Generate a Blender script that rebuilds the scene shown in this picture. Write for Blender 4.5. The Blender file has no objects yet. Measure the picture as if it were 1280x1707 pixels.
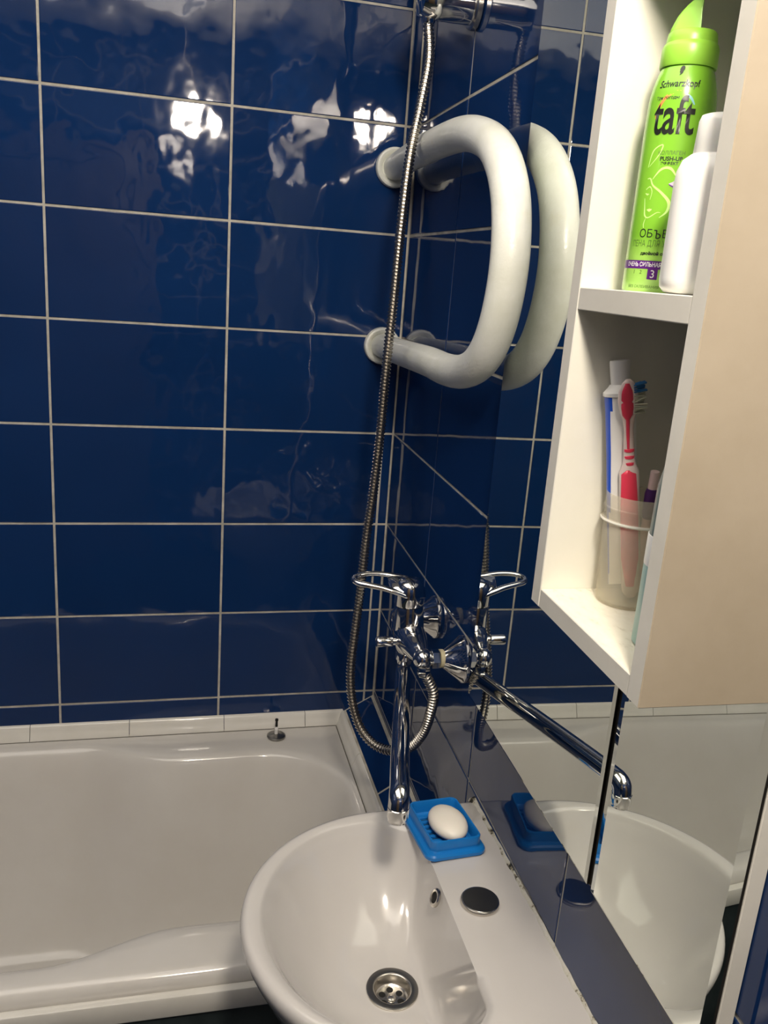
import bpy, bmesh, math, random
from mathutils import Vector, Matrix, Euler
random.seed(7)
PI = math.pi

# ------------------------------------------------------------------ camera, world, exposure
scn = bpy.context.scene
COL = scn.collection
cam_d = bpy.data.cameras.new('camera'); cam = bpy.data.objects.new('camera', cam_d); COL.objects.link(cam)
yaw, pit, rol = 0.25425, 0.27303, 0.07568
Fv = Vector((math.sin(yaw)*math.cos(pit), math.cos(yaw)*math.cos(pit), -math.sin(pit)))
R0 = Vector((math.cos(yaw), -math.sin(yaw), 0)); U0 = R0.cross(Fv)
Rv = math.cos(rol)*R0 + math.sin(rol)*U0; Uv = -math.sin(rol)*R0 + math.cos(rol)*U0
m = Matrix.Identity(4)
for i in range(3):
    m[i][0], m[i][1], m[i][2] = Rv[i], Uv[i], -Fv[i]
m[0][3], m[1][3], m[2][3] = -0.45783, -1.73149, 1.58895
cam.matrix_world = m
cam_d.sensor_fit = 'VERTICAL'; cam_d.sensor_height = 36.0; cam_d.sensor_width = 27.0
cam_d.lens = 36.0*1428.01/1707.0; cam_d.clip_start = 0.01
scn.camera = cam
scn.view_settings.view_transform = 'Standard'; scn.view_settings.look = 'None'
scn.view_settings.gamma = 1.0; scn.view_settings.use_curve_mapping = False
scn.view_settings.exposure = -0.25
world = bpy.data.worlds.new('world'); scn.world = world; world.use_nodes = True
world.node_tree.nodes['Background'].inputs[0].default_value = (0.9, 0.86, 0.8, 1)
world.node_tree.nodes['Background'].inputs[1].default_value = 0.05
LAMP_STRENGTH = 345.0          # the glass globe of the pendant lamp (emission)
LAMP_COLOR = (1.0, 0.89, 0.75)
fill_d = bpy.data.lights.new('added_fill_light', 'AREA'); fill_d.shape = 'RECTANGLE'; fill_d.size = 1.1; fill_d.size_y = 1.4  # added soft fill to even out the brightness; no lamp hangs here
fill_d.energy = 14.0; fill_d.color = (1.0, 0.93, 0.84)
fill = bpy.data.objects.new('added_fill_light', fill_d); COL.objects.link(fill); fill.location = (-0.85, -1.15, 2.47)

# ------------------------------------------------------------------ frame of the right-hand wall
SW = Vector((-0.027450, -0.999623, 0)); NW = Vector((-0.999623, 0.027450, 0))
THW = math.atan2(SW.y, SW.x)
def W(s, d, z): return SW*s + NW*d + Vector((0, 0, z))

# ------------------------------------------------------------------ materials
def nmat(name):
    mt = bpy.data.materials.new(name); mt.use_nodes = True
    return mt, mt.node_tree, mt.node_tree.nodes['Principled BSDF']
def setp(p, **k):
    al = {'color': 'Base Color', 'rough': 'Roughness', 'metal': 'Metallic', 'spec': 'Specular IOR Level', 'coat': 'Coat Weight',
          'coatr': 'Coat Roughness', 'trans': 'Transmission Weight', 'ior': 'IOR', 'sss': 'Subsurface Weight', 'alpha': 'Alpha'}
    for a, v in k.items():
        if a == 'color' and len(v) == 3: v = (*v, 1)
        p.inputs[al[a]].default_value = v
def noise(nt, scale, detail=2, rough=.5, coord='Object', stretch=None, rnd=False):
    tc = nt.nodes.new('ShaderNodeTexCoord'); n = nt.nodes.new('ShaderNodeTexNoise')
    n.inputs['Scale'].default_value = scale; n.inputs['Detail'].default_value = detail; n.inputs['Roughness'].default_value = rough
    out = tc.outputs[coord]
    if stretch:
        mp = nt.nodes.new('ShaderNodeMapping'); mp.inputs['Scale'].default_value = stretch; nt.links.new(out, mp.inputs[0]); out = mp.outputs[0]
    if rnd:
        oi = nt.nodes.new('ShaderNodeObjectInfo'); ml = nt.nodes.new('ShaderNodeMath'); ml.operation = 'MULTIPLY'; ml.inputs[1].default_value = 37.0
        nt.links.new(oi.outputs['Random'], ml.inputs[0]); ad = nt.nodes.new('ShaderNodeVectorMath'); ad.operation = 'ADD'
        nt.links.new(out, ad.inputs[0]); nt.links.new(ml.outputs[0], ad.inputs[1]); out = ad.outputs[0]
    nt.links.new(out, n.inputs['Vector'])
    return n
def bump(nt, p, src, dist, strength=1.0, prev=None):
    b = nt.nodes.new('ShaderNodeBump'); b.inputs['Distance'].default_value = dist; b.inputs['Strength'].default_value = strength
    nt.links.new(src, b.inputs['Height'])
    if prev: nt.links.new(prev, b.inputs['Normal'])
    nt.links.new(b.outputs[0], p.inputs['Normal']); return b.outputs[0]
def ramp(nt, src, stops):
    r = nt.nodes.new('ShaderNodeValToRGB'); e = r.color_ramp.elements
    while len(e) > 1: e.remove(e[0])
    e[0].position = stops[0][0]; e[0].color = (*stops[0][1], 1)
    for s, c in stops[1:]:
        x = e.new(s); x.color = (*c, 1)
    nt.links.new(src, r.inputs[0]); return r.outputs[0]
def simple(name, color, rough=.5, **k):
    mt, nt, p = nmat(name); setp(p, color=color, rough=rough, **k)
    n = noise(nt, 60, 3); bump(nt, p, n.outputs[0], k.pop('bd', 0.00005) if 'bd' in k else 0.00005)
    return mt
def srgb(r, g, b):
    f = lambda c: (c/255/12.92) if c/255 <= .04045 else ((c/255+.055)/1.055)**2.4
    return (f(r), f(g), f(b))

def tile_mat(name, sc, dist, stretch):
    mt, nt, p = nmat(name)
    n1 = noise(nt, sc, 1.5, .5, 'Object', stretch, True)
    b1 = bump(nt, p, n1.outputs[0], dist)
    n2 = noise(nt, sc*3.2, 1.0, .4, 'Object', stretch, True)
    bump(nt, p, n2.outputs[0], dist*.16, 1.0, b1)
    c = noise(nt, 3.0, 2, .5, 'Object', None, True)
    nt.links.new(ramp(nt, c.outputs[0], [(.3, TILE_A), (.7, TILE_B)]), p.inputs['Base Color'])
    setp(p, rough=.04, spec=.55)
    return mt
TILE_A = (0.0045, 0.024, 0.095); TILE_B = (0.0060, 0.029, 0.112)
M_TILE = tile_mat('blue_glazed_tile', 9.0, 0.0028, (1, 1, .8))
M_TILE_R = tile_mat('blue_glazed_tile_streaky', 9.0, 0.0010, (1, 1, .8))
def m_grout():
    mt, nt, p = nmat('grout'); n = noise(nt, 25, 4, .6)
    nt.links.new(ramp(nt, n.outputs[0], [(.3, (.34, .32, .27)), (.65, (.56, .53, .46))]), p.inputs['Base Color']); setp(p, rough=.8)
    n2 = noise(nt, 400, 2); bump(nt, p, n2.outputs[0], .0003); return mt
M_GROUT = m_grout()
def m_enamel(name, c1, c2, rough=.1):
    mt, nt, p = nmat(name); n = noise(nt, 5, 4, .6)
    nt.links.new(ramp(nt, n.outputs[0], [(.35, c1), (.65, c2)]), p.inputs['Base Color'])
    setp(p, rough=rough, spec=.5, coat=.3, coatr=.03); n2 = noise(nt, 18, 1); bump(nt, p, n2.outputs[0], .0006); return mt
M_TUB = m_enamel('tub_enamel', (.60, .575, .535), (.635, .615, .58), .14)
M_SINK = m_enamel('sink_ceramic', (.54, .52, .50), (.565, .545, .525), .10)
M_BORDER = m_enamel('border_tile_glaze', (.66, .64, .58), (.74, .72, .67), .12)
def m_chrome(name, col, rough, sc=0):
    mt, nt, p = nmat(name); setp(p, color=col, metal=1.0, rough=rough)
    n = noise(nt, 35, 3, .6); mx = nt.nodes.new('ShaderNodeMapRange'); mx.inputs[3].default_value = rough; mx.inputs[4].default_value = rough+.08+sc
    nt.links.new(n.outputs[0], mx.inputs[0]); nt.links.new(mx.outputs[0], p.inputs['Roughness']); return mt
M_CHROME = m_chrome('chrome', (.78, .77, .75), .03)
M_HOSE = m_chrome('hose_steel', (.50, .47, .42), .20)
M_STEEL = m_chrome('brushed_dark_steel', (.30, .29, .27), .25)
M_STEEL_L = m_chrome('drain_steel', (.58, .55, .5), .2)
M_MIRROR = m_chrome('mirror_silver', (.80, .83, .78), .0, -.08)
def m_rail():
    mt, nt, p = nmat('rail_white_paint'); n = noise(nt, 14, 4, .6)
    nt.links.new(ramp(nt, n.outputs[0], [(.3, (.70, .71, .63)), (.6, (.80, .81, .76)), (.8, (.76, .74, .62))]), p.inputs['Base Color'])
    setp(p, rough=.28, spec=.5); n2 = noise(nt, 220, 3); bump(nt, p, n2.outputs[0], .0004); return mt
M_RAIL = m_rail()
def m_board(name, c1, c2, rough=.4):
    mt, nt, p = nmat(name); n = noise(nt, 7, 5, .65)
    nt.links.new(ramp(nt, n.outputs[0], [(.3, c1), (.7, c2)]), p.inputs['Base Color']); setp(p, rough=rough)
    n2 = noise(nt, 90, 4); bump(nt, p, n2.outputs[0], .0002); return mt
M_WHITE = m_board('white_painted_board', (.70, .68, .60), (.77, .755, .68))
M_EDGE = m_board('white_board_edge', (.62, .60, .54), (.70, .68, .62))
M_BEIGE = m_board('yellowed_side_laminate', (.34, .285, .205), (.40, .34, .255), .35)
def m_dusty():
    mt, nt, p = nmat('dusty_shelf_paint'); n = noise(nt, 110, 5, .7, stretch=(1, .5, 1))
    nt.links.new(ramp(nt, n.outputs[0], [(.30, (.58, .54, .43)), (.42, (.76, .72, .60)), (.7, (.80, .77, .66))]), p.inputs['Base Color']); setp(p, rough=.5); return mt
M_DUSTY = m_dusty()
M_BLACK = simple('mirror_backing_black', (.012, .010, .006), .5)
M_DARKHOLE = simple('dark_hole', (.004, .004, .004), .8)
def m_caulk():
    mt, nt, p = nmat('mouldy_sealant'); n = noise(nt, 38, 5, .75)
    nt.links.new(ramp(nt, n.outputs[0], [(.385, (.02, .018, .012)), (.44, (.30, .27, .20)), (.47, (.52, .50, .42)), (.6, (.56, .54, .49))]), p.inputs['Base Color'])
    setp(p, rough=.55); n2 = noise(nt, 200, 4); bump(nt, p, n2.outputs[0], .0012); return mt
M_CAULK = m_caulk()
M_TAPE = simple('sealing_tape', (.45, .40, .26), .7)
M_BLUEPL = simple('blue_plastic', (.008, .17, .52), .28)
M_SOAP = simple('white_soap', (.82, .77, .69), .4, sss=.05)
M_CEIL = simple('ceiling_paint', (.60, .59, .56), .8)
M_DOOR = simple('door_paint', (.12, .085, .055), .4)
def m_dark_stone(name):
    mt, nt, p = nmat(name); n = noise(nt, 12, 6, .7)
    nt.links.new(ramp(nt, n.outputs[0], [(.35, (.010, .016, .018)), (.65, (.035, .048, .050))]), p.inputs['Base Color']); setp(p, rough=.4); return mt
M_SLATE = m_dark_stone('dark_marbled_slate')
def m_walltex():
    mt, nt, p = nmat('blue_tiled_wall'); tc = nt.nodes.new('ShaderNodeTexCoord'); mp = nt.nodes.new('ShaderNodeMapping')
    nt.links.new(tc.outputs['UV'], mp.inputs[0]); b = nt.nodes.new('ShaderNodeTexBrick'); nt.links.new(mp.outputs[0], b.inputs['Vector'])
    b.offset = 0; b.inputs['Scale'].default_value = 1; b.inputs['Brick Width'].default_value = .33; b.inputs['Row Height'].default_value = .2
    b.inputs['Mortar Size'].default_value = .003; b.inputs['Mortar Smooth'].default_value = 0
    b.inputs['Color1'].default_value = (*TILE_A, 1); b.inputs['Color2'].default_value = (*TILE_B, 1); b.inputs['Mortar'].default_value = (.5, .47, .4, 1)
    nt.links.new(b.outputs['Color'], p.inputs['Base Color']); setp(p, rough=.06); return mt
M_WALLTEX = m_walltex()
def m_globe():
    mt, nt, p = nmat('lit_opal_globe'); p.inputs['Emission Color'].default_value = (*LAMP_COLOR, 1); p.inputs['Emission Strength'].default_value = LAMP_STRENGTH
    setp(p, color=(.8, .8, .8)); return mt
M_GLOBE = m_globe()
M_PLUM = simple('purple_plastic', (.06, .015, .12), .4)
M_PINK = simple('pink_rubber', (.80, .05, .10), .35, sss=.1)
M_PINKCLEAR = simple('milky_pink_plastic', (.78, .62, .58), .25, sss=.1)
M_TUBEW = simple('white_tube_plastic', (.78, .77, .75), .35)
M_TUBEB = simple('blue_tube_print', (.01, .08, .55), .35)
M_BRISTLE = simple('cream_bristle', (.55, .55, .42), .6)
M_BRISTLEB = simple('blue_bristle', (.02, .14, .35), .6)
M_TEAL = simple('grey_teal_plastic', (.16, .22, .21), .3)
M_TEALL = simple('pale_teal_label', (.36, .58, .56), .4)
M_PINKW = simple('pale_pink_plastic', (.75, .58, .55), .35)
def m_cup():
    mt, nt, p = nmat('translucent_cup_plastic'); out = nt.nodes['Material Output']
    n = noise(nt, 8, 4, .6); setp(p, rough=.22, spec=.5)
    nt.links.new(ramp(nt, n.outputs[0], [(.3, (.74, .70, .56)), (.7, (.86, .84, .76))]), p.inputs['Base Color'])
    t = nt.nodes.new('ShaderNodeBsdfTransparent'); t.inputs[0].default_value = (.97, .95, .90, 1); mx = nt.nodes.new('ShaderNodeMixShader'); mx.inputs[0].default_value = .30
    nt.links.new(t.outputs[0], mx.inputs[1]); nt.links.new(p.outputs[0], mx.inputs[2]); nt.links.new(mx.outputs[0], out.inputs[0]); return mt
M_CUP = m_cup()
def m_can():
    mt, nt, p = nmat('green_can_print'); tc = nt.nodes.new('ShaderNodeTexCoord'); sx = nt.nodes.new('ShaderNodeSeparateXYZ'); nt.links.new(tc.outputs['Object'], sx.inputs[0])
    mr = nt.nodes.new('ShaderNodeMapRange'); mr.inputs[1].default_value = 0; mr.inputs[2].default_value = .2; nt.links.new(sx.outputs['Z'], mr.inputs[0])
    nt.links.new(ramp(nt, mr.outputs[0], [(.0, (.40, .70, .15)), (.13, (.36, .66, .11)), (.20, (.21, .50, .035)), (1, (.21, .50, .035))]), p.inputs['Base Color'])
    setp(p, rough=.25, spec=.5, coat=.3); return mt
M_CAN = m_can()
M_CAP = simple('lime_cap_plastic', (.30, .63, .06), .35)
M_INK = simple('black_print', (.01, .012, .008), .4)
M_INKG = simple('olive_print', (.10, .20, .03), .4)
M_LINE = simple('pale_green_print', (.55, .85, .25), .35)
M_PURP = simple('purple_print', (.10, .015, .19), .35)
M_WPRINT = simple('white_print', (.8, .8, .8), .35)
M_ORANGE = simple('orange_print', (.85, .28, .08), .35)
M_LTBLUE = simple('light_blue_print', (.25, .55, .6), .35)
M_LILAC = simple('lilac_print', (.55, .48, .6), .35)
M_BOTTLE = simple('white_bottle_plastic', (.90, .89, .86), .3, sss=.05)

# ------------------------------------------------------------------ helpers
def tag(o, label=None, cat=None, group=None, kind=None):
    if label: o['label'] = label
    if cat: o['category'] = cat
    if group: o['group'] = group
    if kind: o['kind'] = kind
    return o
def thing(name, loc, label, cat, group=None):
    o = bpy.data.objects.new(name, None); COL.objects.link(o); o.location = loc; o.empty_display_size = .02
    return tag(o, label, cat, group)
def wloc(o):
    v = Vector(o.location)
    while o.parent: o = o.parent; v = v+Vector(o.location)
    return v
def link(name, bm, mats, parent=None, smooth=True, origin=None, recalc=True, sharp=35):
    """bm holds world coordinates; they are stored relative to the parent (or origin)"""
    if recalc: bmesh.ops.recalc_face_normals(bm, faces=bm.faces)
    o0 = wloc(parent) if parent else (Vector(origin) if origin else Vector((0, 0, 0)))
    me = bpy.data.meshes.new(name)
    for v in bm.verts: v.co -= o0
    if smooth:
        for f in bm.faces: f.smooth = True
        for e in bm.edges:
            if len(e.link_faces) == 2 and e.calc_face_angle(0) > math.radians(sharp): e.smooth = False
    bm.to_mesh(me); bm.free()
    for mm in (mats if isinstance(mats, (list, tuple)) else [mats]): me.materials.append(mm)
    o = bpy.data.objects.new(name, me); COL.objects.link(o)
    if parent: o.parent = parent
    elif origin: o.location = origin
    return o
ID = lambda a, b, c: Vector((a, b, c))
def add_box(bm, a0, a1, b0, b1, c0, c1, bev=0, fn=ID, mi=0, segs=1):
    t = bmesh.new(); bmesh.ops.create_cube(t, size=1)
    for v in t.verts: v.co = Vector(((a0+a1)/2+v.co.x*(a1-a0), (b0+b1)/2+v.co.y*(b1-b0), (c0+c1)/2+v.co.z*(c1-c0)))
    if bev: bmesh.ops.bevel(t, geom=list(t.edges), offset=bev, segments=segs, profile=.5, affect='EDGES')
    vm = {v: bm.verts.new(fn(*v.co)) for v in t.verts}
    fs = []
    for f in t.faces:
        nf = bm.faces.new([vm[v] for v in f.verts]); nf.material_index = mi; fs.append(nf)
    t.free(); return fs
def add_rings(bm, rings, cap0=True, cap1=True, mi=0, close=False):
    vs = [[bm.verts.new(p) for p in r] for r in rings]; n = len(vs[0]); fs = []
    prs = list(zip(vs[:-1], vs[1:])) + ([(vs[-1], vs[0])] if close else [])
    for a, b in prs:
        for i in range(n):
            j = (i+1) % n
            f = bm.faces.new((a[i], a[j], b[j], b[i])); f.material_index = mi; fs.append(f)
    if not close:
        if cap0: f = bm.faces.new(vs[0][::-1]); f.material_index = mi; fs.append(f)
        if cap1: f = bm.faces.new(vs[-1]); f.material_index = mi; fs.append(f)
    return fs
def frame(d):
    d = d.normalized(); a = Vector((0, 0, 1)) if abs(d.z) < .9 else Vector((1, 0, 0))
    u = d.cross(a).normalized(); return u, d.cross(u).normalized()
def add_lathe(bm, prof, o, ax, n=32, cap0=True, cap1=True, mi=0, sx=1, sy=1, u=None):
    """prof: list of (height along ax, radius)"""
    o = Vector(o); ax = Vector(ax).normalized()
    if u is None: u, v = frame(ax)
    else: u = Vector(u).normalized(); v = ax.cross(u)
    rings = [[o+ax*h+u*(math.cos(2*PI*i/n)*r*sx)+v*(math.sin(2*PI*i/n)*r*sy) for i in range(n)] for h, r in prof]
    return add_rings(bm, rings, cap0, cap1, mi)
def catmull(P, k=8, closed=False):
    P = [Vector(p) for p in P]; n = len(P); out = []
    rng = range(n) if closed else range(n-1)
    for i in rng:
        if closed: p0, p1, p2, p3 = P[i-1], P[i], P[(i+1) % n], P[(i+2) % n]
        else: p0, p1, p2, p3 = P[max(i-1, 0)], P[i], P[i+1], P[min(i+2, n-1)]
        for j in range(k):
            t = j/k
            out.append(.5*((2*p1)+(p2-p0)*t+(2*p0-5*p1+4*p2-p3)*t*t+(3*p1-p0-3*p2+p3)*t**3))
    if not closed: out.append(P[-1])
    return out
def add_tube(bm, P, rad, n=16, mi=0, closed=False, sx=1, cap=True):
    """rad: number or function of 0..1; parallel-transport frame"""
    N = len(P); rings = []; u = None
    for i in range(N):
        if closed: d = (P[(i+1) % N]-P[i-1]).normalized()
        else: d = (P[min(i+1, N-1)]-P[max(i-1, 0)]).normalized()
        if u is None: u, v = frame(d)
        else: u = (u-d*u.dot(d)).normalized(); v = d.cross(u)
        r = rad(i/(N-1)) if callable(rad) else rad
        rings.append([P[i]+u*(math.cos(2*PI*k/n)*r*sx)+v*(math.sin(2*PI*k/n)*r) for k in range(n)])
    return add_rings(bm, rings, cap, cap, mi, close=closed)
def rrect(hx, hy, r, n=8):
    pts = []
    for cx, cy, a0 in ((hx-r, hy-r, 0), (-hx+r, hy-r, PI/2), (-hx+r, -hy+r, PI), (hx-r, -hy+r, 1.5*PI)):
        for i in range(n+1): a = a0+PI/2*i/n; pts.append((cx+r*math.cos(a), cy+r*math.sin(a)))
    return pts
def sstep(t): t = max(0, min(1, t)); return t*t*(3-2*t)

# ------------------------------------------------------------------ room shell
ZC = 2.5; YR = -2.65; XL = -1.80
def slab(name, x0, x1, y0, y1, z0, z1, mat):
    bm = bmesh.new(); add_box(bm, x0, x1, y0, y1, z0, z1); return tag(link(name, bm, mat, smooth=False), kind='structure')
GR = .0014      # how far the grout lies behind the tile faces
wall_back = slab('wall_back', XL-.1, .15, GR, .12, -.05, ZC+.05, M_GROUT)
bm = bmesh.new(); add_box(bm, -.15, 2.85, -.12, -GR, -.05, ZC+.05, fn=W); wall_right = tag(link('wall_right', bm, M_GROUT, smooth=False), kind='structure')
slab('floor', XL-.1, .1, YR-.1, .1, -.06, 0, M_SLATE)
slab('ceiling', XL-.1, .15, YR-.15, .12, ZC, ZC+.06, M_CEIL)
def uvslab(name, quad, thick):
    a, b, c, d = [Vector(p) for p in quad]; n = (b-a).cross(d-a).normalized()
    me = bpy.data.meshes.new(name); V = [a, b, c, d]+[p-n*thick for p in (a, b, c, d)]
    me.from_pydata([tuple(v) for v in V], [], [(0, 1, 2, 3), (7, 6, 5, 4), (0, 4, 5, 1), (1, 5, 6, 2), (2, 6, 7, 3), (3, 7, 4, 0)])
    uv = me.uv_layers.new(name='UVMap')
    L, H = (b-a).length, (d-a).length
    for i, c_ in enumerate(((0, 0), (L, 0), (L, H), (0, H))): uv.data[i].uv = c_
    me.materials.append(M_WALLTEX); o = bpy.data.objects.new(name, me); COL.objects.link(o); return tag(o, kind='structure')
uvslab('wall_left', [(XL, YR, 0), (XL, 0, 0), (XL, 0, ZC), (XL, YR, ZC)], .08)
uvslab('wall_rear', [(.02, YR, 0), (XL, YR, 0), (XL, YR, ZC), (.02, YR, ZC)], .08)
# door on the rear wall, behind the camera
door = thing('door_1', (-.95, YR+.02, 0), None, None); tag(door, kind='structure')
bm = bmesh.new(); add_box(bm, -1.28, -.62, YR+.002, YR+.035, .01, 2.02, .003); link('door_leaf', bm, M_DOOR, door, smooth=False)
bm = bmesh.new()
add_box(bm, -1.36, -1.29, YR+.002, YR+.05, 0, 2.1, .004); add_box(bm, -.61, -.54, YR+.002, YR+.05, 0, 2.1, .004); add_box(bm, -1.29, -.61, YR+.002, YR+.05, 2.03, 2.1, .004)
link('door_frame', bm, M_DOOR, door, smooth=False)

# ---- tiles
TH, TW, TWR = .2, .32945, .3326
tile_cache = {}
def tile_mesh(w, h, mat):
    k = (round(w, 4), round(h, 4), mat.name)
    if k not in tile_cache:
        bm = bmesh.new(); hw, hh = w/2-.0023, h/2-.0023; b = .0011; T = .0016
        rings = [[Vector((x*q, y, z*1.0)) for x, z in ((-hw, -hh), (hw, -hh), (hw, hh), (-hw, hh)) for q in (1,)] for y in (T-.0001,)]
        def ring(ins, y): return [Vector((sx*(hw-ins), y, sz*(hh-ins))) for sx, sz in ((-1, -1), (1, -1), (1, 1), (-1, 1))]
        add_rings(bm, [ring(0, T), ring(0, .0007), ring(b*.4, .0002), ring(b*1.4, 0)], False, True)
        bmesh.ops.recalc_face_normals(bm, faces=bm.faces)
        for f in bm.faces: f.smooth = False
        me = bpy.data.meshes.new('tile'); bm.to_mesh(me); bm.free(); me.materials.append(mat)
        # outward = -Y
        tile_cache[k] = me
    return tile_cache[k]
def put_tile(parent, w, h, loc, rotz, mat):
    if w < .012 or h < .012: return
    o = bpy.data.objects.new('tile', tile_mesh(w, h, mat)); COL.objects.link(o); o.parent = parent; o.location = loc
    o.rotation_euler = (random.gauss(0, .0022), random.gauss(0, .0005), rotz+random.gauss(0, .0018)); return o
rows = [(1.86-.2*r-.2, 1.86-.2*r) for r in range(-4, 9)]
XC = -.02245
cols = [(XC, -.0005)]+[(XC-TW*(k+1), XC-TW*k) for k in range(6)]
for z0, z1 in rows:
    z1c = min(z1, ZC)
    if z1c-z0 < .02 or z1 < .45: continue
    for x0, x1 in cols:
        x0 = max(x0, XL)
        put_tile(wall_back, x1-x0, z1c-z0, ((x0+x1)/2, 0, (z0+z1c)/2), 0, M_TILE)
scols = [(.001, .33404)]+[(.33404+TWR*k, .33404+TWR*(k+1)) for k in range(7)]
for z0, z1 in rows:
    z1c = min(z1, ZC)
    if z1c-z0 < .02: continue
    for s0, s1 in scols:
        s1 = min(s1, 2.64)
        if s1-s0 < .02: continue
        put_tile(wall_right, s1-s0, z1c-z0, W((s0+s1)/2, 0, (z0+z1c)/2), THW, M_TILE_R)

# ------------------------------------------------------------------ tiled ledge between tub and right wall
XT = -.0695                     # right outer edge of the tub surround
led = thing('trim_1', (-.03, -.4, .5), None, None); tag(led, kind='structure')
def ledge_pt(x, y, off=0):
    xw = (W(-y, 0, 0)).x
    t = (x-XT)/(xw-XT); z = .612+(.6505-.612)*t
    return Vector((x, y, z+off))
bm = bmesh.new()
N = 12
ring = lambda y: [ledge_pt(XT, y, -.0015), ledge_pt(W(-y, 0, 0).x-.0002, y, -.0015), Vector((W(-y, 0, 0).x-.0002, y, .3)), Vector((XT, y, .3))]
add_rings(bm, [ring(0), ring(-.4), ring(-1.0)]); link('grout_bed', bm, M_GROUT, led, smooth=False)
for y0, y1 in ((-.006, -.330), (-.336, -.66), (-.666, -.99)):
    bm = bmesh.new()
    def rg(y):
        xr = W(-y, 0, 0).x-.007; xl = XT+.006
        return [ledge_pt(xl, y, 0), ledge_pt(xr, y, 0), ledge_pt(xr, y, -.0014), ledge_pt(xl, y, -.0014)]
    add_rings(bm, [rg(y0), rg(y1)]); link('tile', bm, M_TILE, led, smooth=False)

# ------------------------------------------------------------------ bathtub
RZ = .585
XR, XLT, YB, YF = -.0715, -1.72, -.0020, -.690
tub = thing('bathtub', (-.9, -.35, 0), 'white enamelled bathtub with waisted rim along the tiled back wall', 'bathtub')
NA = 40
def inner_outline(n=220):
    """opening of the tub, counter-clockwise, as points; narrow at the drain end (right), wider on the left"""
    pts = []
    def wid(x):     # 0 at right (narrow) .. 1 at left (wide)
        return sstep((-.44-x)/.20)
    xr, xl = -.105, -1.62; r = .17
    top = []; bot = []
    for i in range(61):
        x = (xr-r)+(xl+.2-(xr-r))*i/60
        w = wid(x); yb = -.108+.062*w; yf = -.590-.052*w
        top.append((x, yb)); bot.append((x, yf))
    for i in range(20):
        a = -PI/2+PI/2*i/20*1.0
        pts.append((xr-r+r*math.cos(a), -.590+r+r*math.sin(a)))
    pts += [(xr, -.40), (xr, -.36), (xr, -.32)]
    for i in range(1, 20):
        a = PI/2*i/20
        pts.append((xr-r+r*math.cos(a), -.108-r+r*math.sin(a)))
    pts += top
    yb, yf = top[-1][1], bot[-1][1]; x0 = top[-1][0]; r2 = .2
    for i in range(1, 20): a = PI/2+PI/2*i/20; pts.append((x0+r2*math.cos(a), yb-r2+r2*math.sin(a)))
    for i in range(0, 20): a = PI+PI/2*i/20; pts.append((x0+r2*math.cos(a), yf+r2+r2*math.sin(a)))
    pts += bot[::-1][:-1]
    return pts
OL = inner_outline()
def proj_rect(p, x0, x1, y0, y1, c):
    dx, dy = p[0]-c[0], p[1]-c[1]; t = 1e9
    if dx > 0: t = min(t, (x1-c[0])/dx)
    if dx < 0: t = min(t, (x0-c[0])/dx)
    if dy > 0: t = min(t, (y1-c[1])/dy)
    if dy < 0: t = min(t, (y0-c[1])/dy)
    return (c[0]+dx*t, c[1]+dy*t)
ctr = (-.85, -.345)
def outer(p, ins=0):
    x, y = p
    # keep straight correspondence along the long sides
    if -1.42 < x < -.275: return (x, YB-ins*.35 if y > ctr[1] else YF+ins)
    cx = -.275 if x >= -.275 else -1.42
    return proj_rect(p, XLT+ins, XR-ins*.35, YF+ins, YB-ins*.35, (cx, ctr[1]))
def lerp2(a, b, t): return (a[0]+(b[0]-a[0])*t, a[1]+(b[1]-a[1])*t)
def floor_pt(p):
    x, y = p; w = .50
    fx = -.85+(x+.85)*(.86 if x > -.85 else .80); fy = ctr[1]+(y-ctr[1])*.42
    return (fx, fy)
bm = bmesh.new(); rings = []
o_ = [outer(p) for p in OL]
rings.append([Vector((a[0], a[1], .18)) for a in [outer(p, .05) for p in OL]])
rings.append([Vector((a[0], a[1], RZ-.045)) for a in [outer(p, .03) for p in OL]])
rings.append([Vector((a[0], a[1], RZ-.045)) for a in o_])
rings.append([Vector((a[0], a[1], RZ-.040)) for a in [outer(p, -.002) for p in OL]])
rings.append([Vector((a[0], a[1], RZ-.016)) for a in [outer(p, .000) for p in OL]])
rings.append([Vector((a[0], a[1], RZ-.006)) for a in [outer(p, .004) for p in OL]])
rings.append([Vector((a[0], a[1], RZ-.001)) for a in [outer(p, .012) for p in OL]])
rings.append([Vector((a[0], a[1], RZ+.000)) for a in [outer(p, .022) for p in OL]])
for t, dz in ((.6, 0), (.85, -.0012)):
    rings.append([Vector((*lerp2(outer(p, .022), p, t), RZ+dz)) for p in OL])
for u, dz in ((0, -.004), (.03, -.009), (.06, -.017), (.10, -.030), (.16, -.055), (.24, -.095), (.34, -.150), (.46, -.215), (.58, -.275), (.70, -.325), (.80, -.357), (.90, -.378), (1.0, -.388)):
    rings.append([Vector((*lerp2(p, floor_pt(p), u), RZ+dz)) for p in OL])
for t, dz in ((.35, -.394), (.7, -.397)):
    rings.append([Vector((*lerp2(floor_pt(p), (ctr[0]+(p[0]-ctr[0])*.3, ctr[1]), t), RZ+dz)) for p in OL])
add_rings(bm, rings, True, True)
link('tub_body', bm, M_TUB, tub, sharp=60)
bm = bmesh.new(); add_box(bm, XLT+.01, -.15, -.707, -.693, .527, .563, .003, segs=2); link('apron_rail', bm, M_BORDER, tub)
bm = bmesh.new(); add_box(bm, XLT+.01, -.15, -.699, -.689, .0, .527, 0); link('apron_panel', bm, M_SLATE, tub, smooth=False)

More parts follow.
